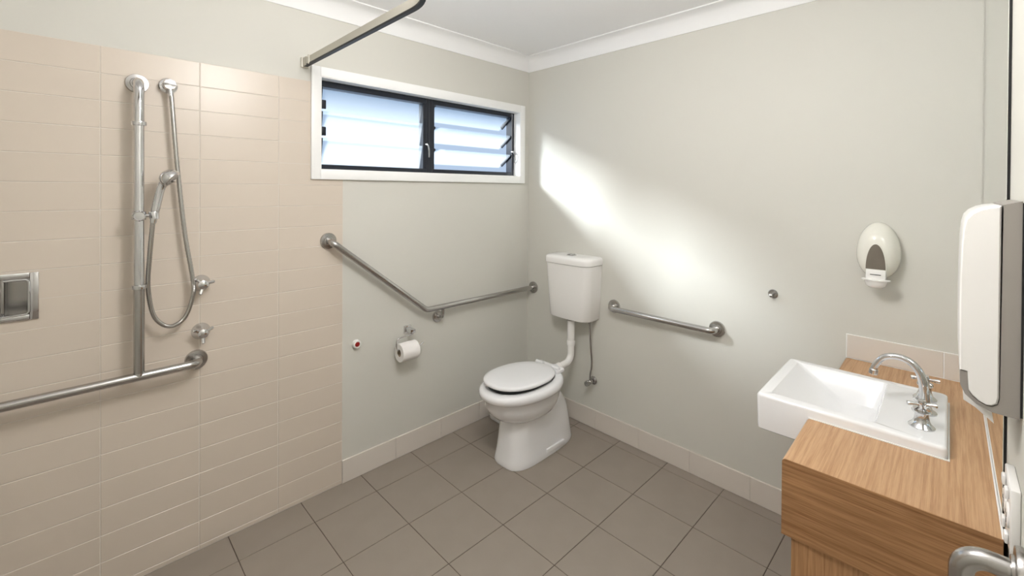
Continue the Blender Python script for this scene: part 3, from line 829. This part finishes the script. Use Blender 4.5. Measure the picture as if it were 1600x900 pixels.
# paper towel dispenser
t = thing('towel_dispenser', 'white and grey paper towel dispenser on the wall beside the mirror', 'towel dispenser', VP(-1.07, 0.0, 1.09), rotz=RA)
XN, XFa = -1.200, -0.940
cover = [(-2.264, 1.481), (-2.252, 1.479), (-2.240, 1.475), (-2.229, 1.468), (-2.221, 1.457), (-2.2175, 1.440), (-2.2155, 1.412), (-2.214, 1.350), (-2.2135, 1.296), (-2.2145, 1.182), (-2.2240, 1.181), (-2.2258, 1.148), (-2.231, 1.140), (-2.240, 1.132), (-2.249, 1.128), (-2.256, 1.129), (-2.262, 1.134), (-2.264, 1.145)]
grey = [(-2.288, 1.489), (-2.266, 1.4825), (-2.2645, 1.145), (-2.262, 1.1335), (-2.256, 1.1285), (-2.249, 1.1275), (-2.240, 1.1315), (-2.231, 1.1395), (-2.2262, 1.148), (-2.2245, 1.181), (-2.2152, 1.1815), (-2.2155, 1.156), (-2.222, 1.140), (-2.236, 1.127), (-2.255, 1.1185), (-2.274, 1.1175), (-2.289, 1.1175)]
def sh(poly, x):                       # profiles were taken at x = XN; follow the wall along x
    return [(y+SL*(x-XN), z) for y, z in poly]
def inset(poly, d):
    cy_ = sum(p[0] for p in poly)/len(poly); cz_ = sum(p[1] for p in poly)/len(poly)
    return [(y+(cy_-y)*d/0.03, z+(cz_-z)*d/0.18) for y, z in poly]
def slab(poly, bev):
    xs_ = [(XN, bev), (XN+bev*0.4, bev*0.35), (XN+bev, 0), (XFa-bev, 0), (XFa-bev*0.4, bev*0.35), (XFa, bev)]
    return MB().loft([[(x_, y, z) for y, z in sh(inset(poly, i_*0.5), x_)] for x_, i_ in xs_])
obj('cover', slab(cover, 0.006), PLAST, t, smooth=40)
b = MB().loft([[(x_, y, z) for y, z in sh(grey, x_)] for x_ in (XN+0.002, XFa-0.002)])
obj('housing', b, PLASTG, t, smooth=25)
obj('back_plate', MB().box(XN-0.001, XFa, -0.006, -0.0030, 1.121, 1.486).xf(VM), RUBBER, t, smooth=0)
b = MB().loft([[(x_, y, z) for y, z in sh([(-2.2205, 1.146), (-2.2205, 1.120), (-2.2215, 1.1195), (-2.2360, 1.111), (-2.259, 1.090), (-2.2592, 1.0907), (-2.2555, 1.117), (-2.236, 1.128)], x_)] for x_ in (XN+0.03, XFa-0.03)])
tw = obj('paper_towel', b, PAPER, t, smooth=0)
# power outlet
t = thing('power_outlet', 'white double power outlet on the wall past the bench end', 'power outlet', VP(-1.145, -0.006, 0.87), rotz=RA)
pl = obj('plate', MB().rbox(-1.2005, -1.090, -0.006, 0.0068, 0.878, 0.994, 0.003, 2).xf(VM), PLAST, t)
for k, zz in enumerate((0.975, 0.897)):
    obj('switch', MB().rbox(-1.182, -1.162, 0.0066, 0.0125, zz-0.009, zz+0.009, 0.003, 2).xf(VM), PLAST, t)
    obj('switch', MB().rbox(-1.128, -1.108, 0.0066, 0.0125, zz-0.009, zz+0.009, 0.003, 2).xf(VM), PLAST, t)
for xx in (-1.172, -1.118):
    so = obj('socket', MB().lathe([(0.021, 0), (0.021, 0.002), (0.0195, 0.003), (0.001, 0.0032)], VP(xx, 0.0066, 0.936), (-SL, 1, 0), 20), PLAST, t)
    for dx, rz in ((-0.007, 0.5), (0.007, -0.5), (0, 0)):
        mm_ = Matrix.Translation(VP(xx+dx, 0.0101, 0.939 if rz else 0.926)) @ Matrix.Rotation(rz, 4, 'Y')
        obj('pin_slot', MB().box(-0.001, 0.001, -0.0004, 0.0002, -0.004, 0.004).xf(mm_), RUBBER, so, smooth=0)

# ------------------------------------------------------------------ globe light added to brighten the room (above the picture's top edge)
LAMPM.node_tree.nodes['Principled BSDF'].inputs['Emission Strength'].default_value = LAMP_W
LX, LY, LZ = -1.65, -1.45, 2.20
t = thing('fill_globe', 'unseen white globe light added under the ceiling to brighten the room', 'light', (LX, LY, LZ-0.14))
obj('ceiling_rose', MB().lathe([(0.06, 0), (0.06, 0.012), (0.05, 0.02), (0.02, 0.024)], (LX, LY, ZC), (0, 0, -1), 30), WHITEP, t)
obj('stem', MB().tube([(LX, LY, ZC-0.02), (LX, LY, LZ+0.135)], 0.010, 12), WHITEP, t)
obj('globe', MB().lathe([(0.14*math.sin(PI*k/20), -0.14*math.cos(PI*k/20)) for k in range(21)], (LX, LY, LZ), (0, 0, 1), 36), LAMPM, t)
